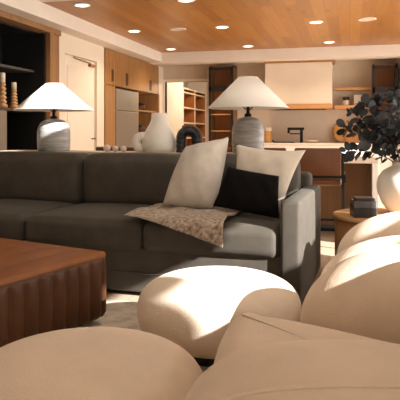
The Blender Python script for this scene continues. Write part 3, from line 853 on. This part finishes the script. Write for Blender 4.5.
link('seat', cbl(1.25, 3.2, .2, .5, .42, .22, 2.6), 'boucle', ch2, True, True)
link('near_arm', cbl(1.16, 2.95, .30, .555, .24, .295, 2.3), 'boucle', ch2, True, True)
link('backrest', cbl(1.40, 3.55, .32, .56, .26, .32, 2.3), 'boucle', ch2, True, True)

# ================================================================== SIDE TABLE + VASE
TZ = .48
tp = W(1.46, 4.5)
t = root('side_table', 'round oak drum side table behind the boucle chairs', 'side table', tp, 0)
link('drum', lathe([(0, 0), (.40, 0), (.405, .02), (.405, TZ-.028), (0, TZ-.028)], 64, cap=False), 'drumw', t, True)
for p_ in t.children[-1].data.polygons: p_.use_smooth = abs(p_.normal.z) < .5
link('tabletop', lathe([(0, TZ-.026), (.412, TZ-.026), (.42, TZ-.02), (.42, TZ-.005), (.415, TZ), (0, TZ)], 64, cap=False), 'drumtop', t)
bx = P(363, 4.40, TZ)
t = root('candle_box', 'square black stone candle box with smoked glass top on side table', 'candle box', bx, math.radians(10))
link('stone_base', BX(-.085, .085, -.085, .085, 0, .072, bev=.004), 'marble', t)
bm = BX(-.083, .083, -.083, .083, .0725, .125, bev=.004)
link('glass_body', bm, 'greyglass', t)
link('lid', BX(-.062, .075, -.075, .075, .125, .145, bev=.004), 'marble', t)
vp = W(1.605, 4.55, TZ)
t = root('table_vase', 'large white egg-shaped vase holding eucalyptus on the side table', 'vase', vp, 0)
prof = [(0, 0), (.105, 0), (.125, .015), (.17, .08), (.203, .16), (.213, .22), (.20, .285), (.165, .335), (.125, .36), (.10, .372), (.09, .39), (.095, .405), (.085, .407), (.08, .39), (.088, .368), (.112, .35), (.155, .31), (.185, .22), (.15, .10), (0, .06)]
link('vase_body', lathe(prof, 56, cap=False), 'planter', t, True)
# eucalyptus branches
LEAVES, STEMS = [], []
mouth = vp+Vector((0, 0, .37))
ends = [(346, 152, 4.45, 'lowest, reaching left'), (343, 128, 4.5, 'reaching farthest left'), (351, 112, 4.6, 'upper left'), (362, 103, 4.45, 'second upper left'), (373, 98, 4.6, 'rising left'), (386, 95, 4.5, 'tallest'),
        (396, 94, 4.7, 'upright'), (365, 140, 4.3, 'low front'), (380, 122, 4.3, 'middle front'), (395, 125, 4.25, 'short front'), (408, 100, 4.5, 'right'), (385, 150, 4.3, 'lowest front'), (372, 120, 4.75, 'middle back'), (420, 120, 4.5, 'far right')]
for bi, (px, py, D, lab) in enumerate(ends):
    e = PY(px, py, D); st = vp+Vector((.045*math.cos(math.atan2(e.y-vp.y, e.x-vp.x)), .045*math.sin(math.atan2(e.y-vp.y, e.x-vp.x)), .37))
    mid = st.lerp(e, .45)+Vector((0, 0, .10+.02*random.random()))
    pts = [(st*(1-q)**2+mid*2*q*(1-q)+e*q*q) for q in [i/14 for i in range(15)]]
    if lab in ('right', 'far right'): vis = 'eucalyptus branch at the right photo edge, '+('tall' if lab == 'right' else 'low')
    t = root('eucalyptus_branch', 'dark slate eucalyptus branch in white vase, '+lab+' of the bunch', 'branch', st, 0, 'eucalyptus branches in the white vase')
    link('stem', tube(bmesh.new(), pts, [.005-.003*i/14 for i in range(15)], 6), 'stem', t, True, True)
    bm = bmesh.new()
    own = len(STEMS)
    nl = 34
    for li in range(nl):
        q = .22+.78*li/(nl-1); i = min(13, int(q*14)); p0 = pts[i].lerp(pts[i+1], q*14-i)
        tang = (pts[i+1]-pts[i]).normalized(); ok = False
        for tr in range(14):
            side = Vector((random.uniform(-1, 1), random.uniform(-1, 1), random.uniform(-1, 1)))
            side = (side-tang*side.dot(tang)).normalized(); dirn = (side+tang*.45).normalized()
            sz = random.uniform(.026, .046)*(1.0 if px < 372 else .85)
            nrm = dirn.cross(Vector((random.uniform(-1, 1), random.uniform(-1, 1), random.uniform(-1, 1)))).normalized(); lat = dirn.cross(nrm)
            c = p0+dirn*(sz*1.15)
            sz *= 1-.02*tr
            if all((c-cc).length > (sz+ss)*.93 for cc, ss, bb in LEAVES if bb != bi) and all((c-q_).length > sz*1.05 for q_ in STEMS): ok = True; break
        if not ok: continue
        LEAVES.append((c, sz, bi))
        vs = []
        ctr = bm.verts.new(c+nrm*sz*.12)
        for a in range(9):
            th = 2*PI*a/9
            vs.append(bm.verts.new(c+dirn*math.cos(th)*sz+lat*math.sin(th)*sz*.78))
        for a in range(9): bm.faces.new((ctr, vs[a], vs[(a+1) % 9]))
        b0 = bm.verts.new(p0); b1 = bm.verts.new(p0+lat*.002)
        bm.faces.new((b0, b1, vs[4]))
    STEMS += pts
    o = link('foliage', bm, 'leafs', t, True, True)

# ================================================================== LIGHT
def light(name, kind, loc, energy, col, **k):
    l = bpy.data.lights.new(name, kind); l.energy = energy; l.color = col
    for a, b in k.items(): setattr(l, a, b)
    o = bpy.data.objects.new(name, l); COL.objects.link(o); o.location = loc
    return o
az, el = math.radians(-25), math.radians(25)
d = Vector((math.cos(el)*math.cos(az), math.cos(el)*math.sin(az), math.sin(el)))
sun = light('sun', 'SUN', d*20, 22.0, (1, .98, .955), angle=.012)
sun.rotation_euler = d.to_track_quat('Z', 'Y').to_euler()
o = light('pantry_fill', 'POINT', (-2.7, 12.4, 2.3), 60, (1, .80, .58), shadow_soft_size=.1)  # added light without a fixture, brightens the pantry
for x, y in ((-2.6, 10.9), (-1.9, 10.95), (.15, 10.95)):
    pass
for x, y, e in ((-2.9, 9.2, 40), (-1.0, 9.3, 30)):
    pass
w = bpy.data.worlds.new('sky'); sc.world = w; w.use_nodes = True
bg = w.node_tree.nodes['Background']; bg.inputs[0].default_value = (1, .94, .87, 1); bg.inputs[1].default_value = 4.0
wn = w.node_tree
tc = wn.nodes.new('ShaderNodeTexCoord'); sx = wn.nodes.new('ShaderNodeSeparateXYZ'); mr = wn.nodes.new('ShaderNodeMapRange')
wn.links.new(tc.outputs['Generated'], sx.inputs[0]); wn.links.new(sx.outputs['X'], mr.inputs['Value'])
mr.inputs['From Min'].default_value = .1; mr.inputs['From Max'].default_value = .9; mr.inputs['To Min'].default_value = 3.1; mr.inputs['To Max'].default_value = 7.4
wn.links.new(mr.outputs['Result'], bg.inputs[1])       # the sky is brighter on the sun's side
def portal(loc, sx, sy, rot):
    o = light('window_daylight', 'AREA', loc, 1, (1, 1, 1), shape='RECTANGLE', size=sx, size_y=sy)
    o.rotation_euler = rot; o.data.cycles.is_portal = True
portal((0, RY-.02, 1.35), 2.4, 2.0, (PI/2, 0, 0))
portal((RX+.14, (T0+T1)/2, (SILL+HEAD)/2), T1-T0, HEAD-SILL, (PI/2, 0, PI/2))
portal((RX+.14, (G0+G1)/2, 1.02), G1-G0, 2.05, (PI/2, 0, PI/2))
portal((RX+.14, (K0+K1)/2, 1.325), K1-K0, 2.05, (PI/2, 0, PI/2))
portal(((SUN_GAP[0]+SUN_GAP[1])/2, (SUN_GAP[2]+SUN_GAP[3])/2, CE+.09), SUN_GAP[1]-SUN_GAP[0], SUN_GAP[3]-SUN_GAP[2], (0, 0, 0))

# ================================================================== CAMERA
cd = bpy.data.cameras.new('camera'); co = bpy.data.objects.new('camera', cd); COL.objects.link(co)
cd.sensor_width = 36; cd.lens = 36*F/400; cd.shift_y = -(200-HOR)/400; cd.clip_start = .05
co.location = (0, 0, EYE); co.rotation_euler = (PI/2, 0, TH)
sc.camera = co
vs = sc.view_settings
vs.view_transform = 'Standard'; vs.look = 'None'; vs.gamma = 1; vs.use_curve_mapping = False; vs.exposure = 0
sc.cycles.use_denoising = True
sc.cycles.max_bounces = 10; sc.cycles.diffuse_bounces = 6
sc.cycles.sample_clamp_indirect = 6
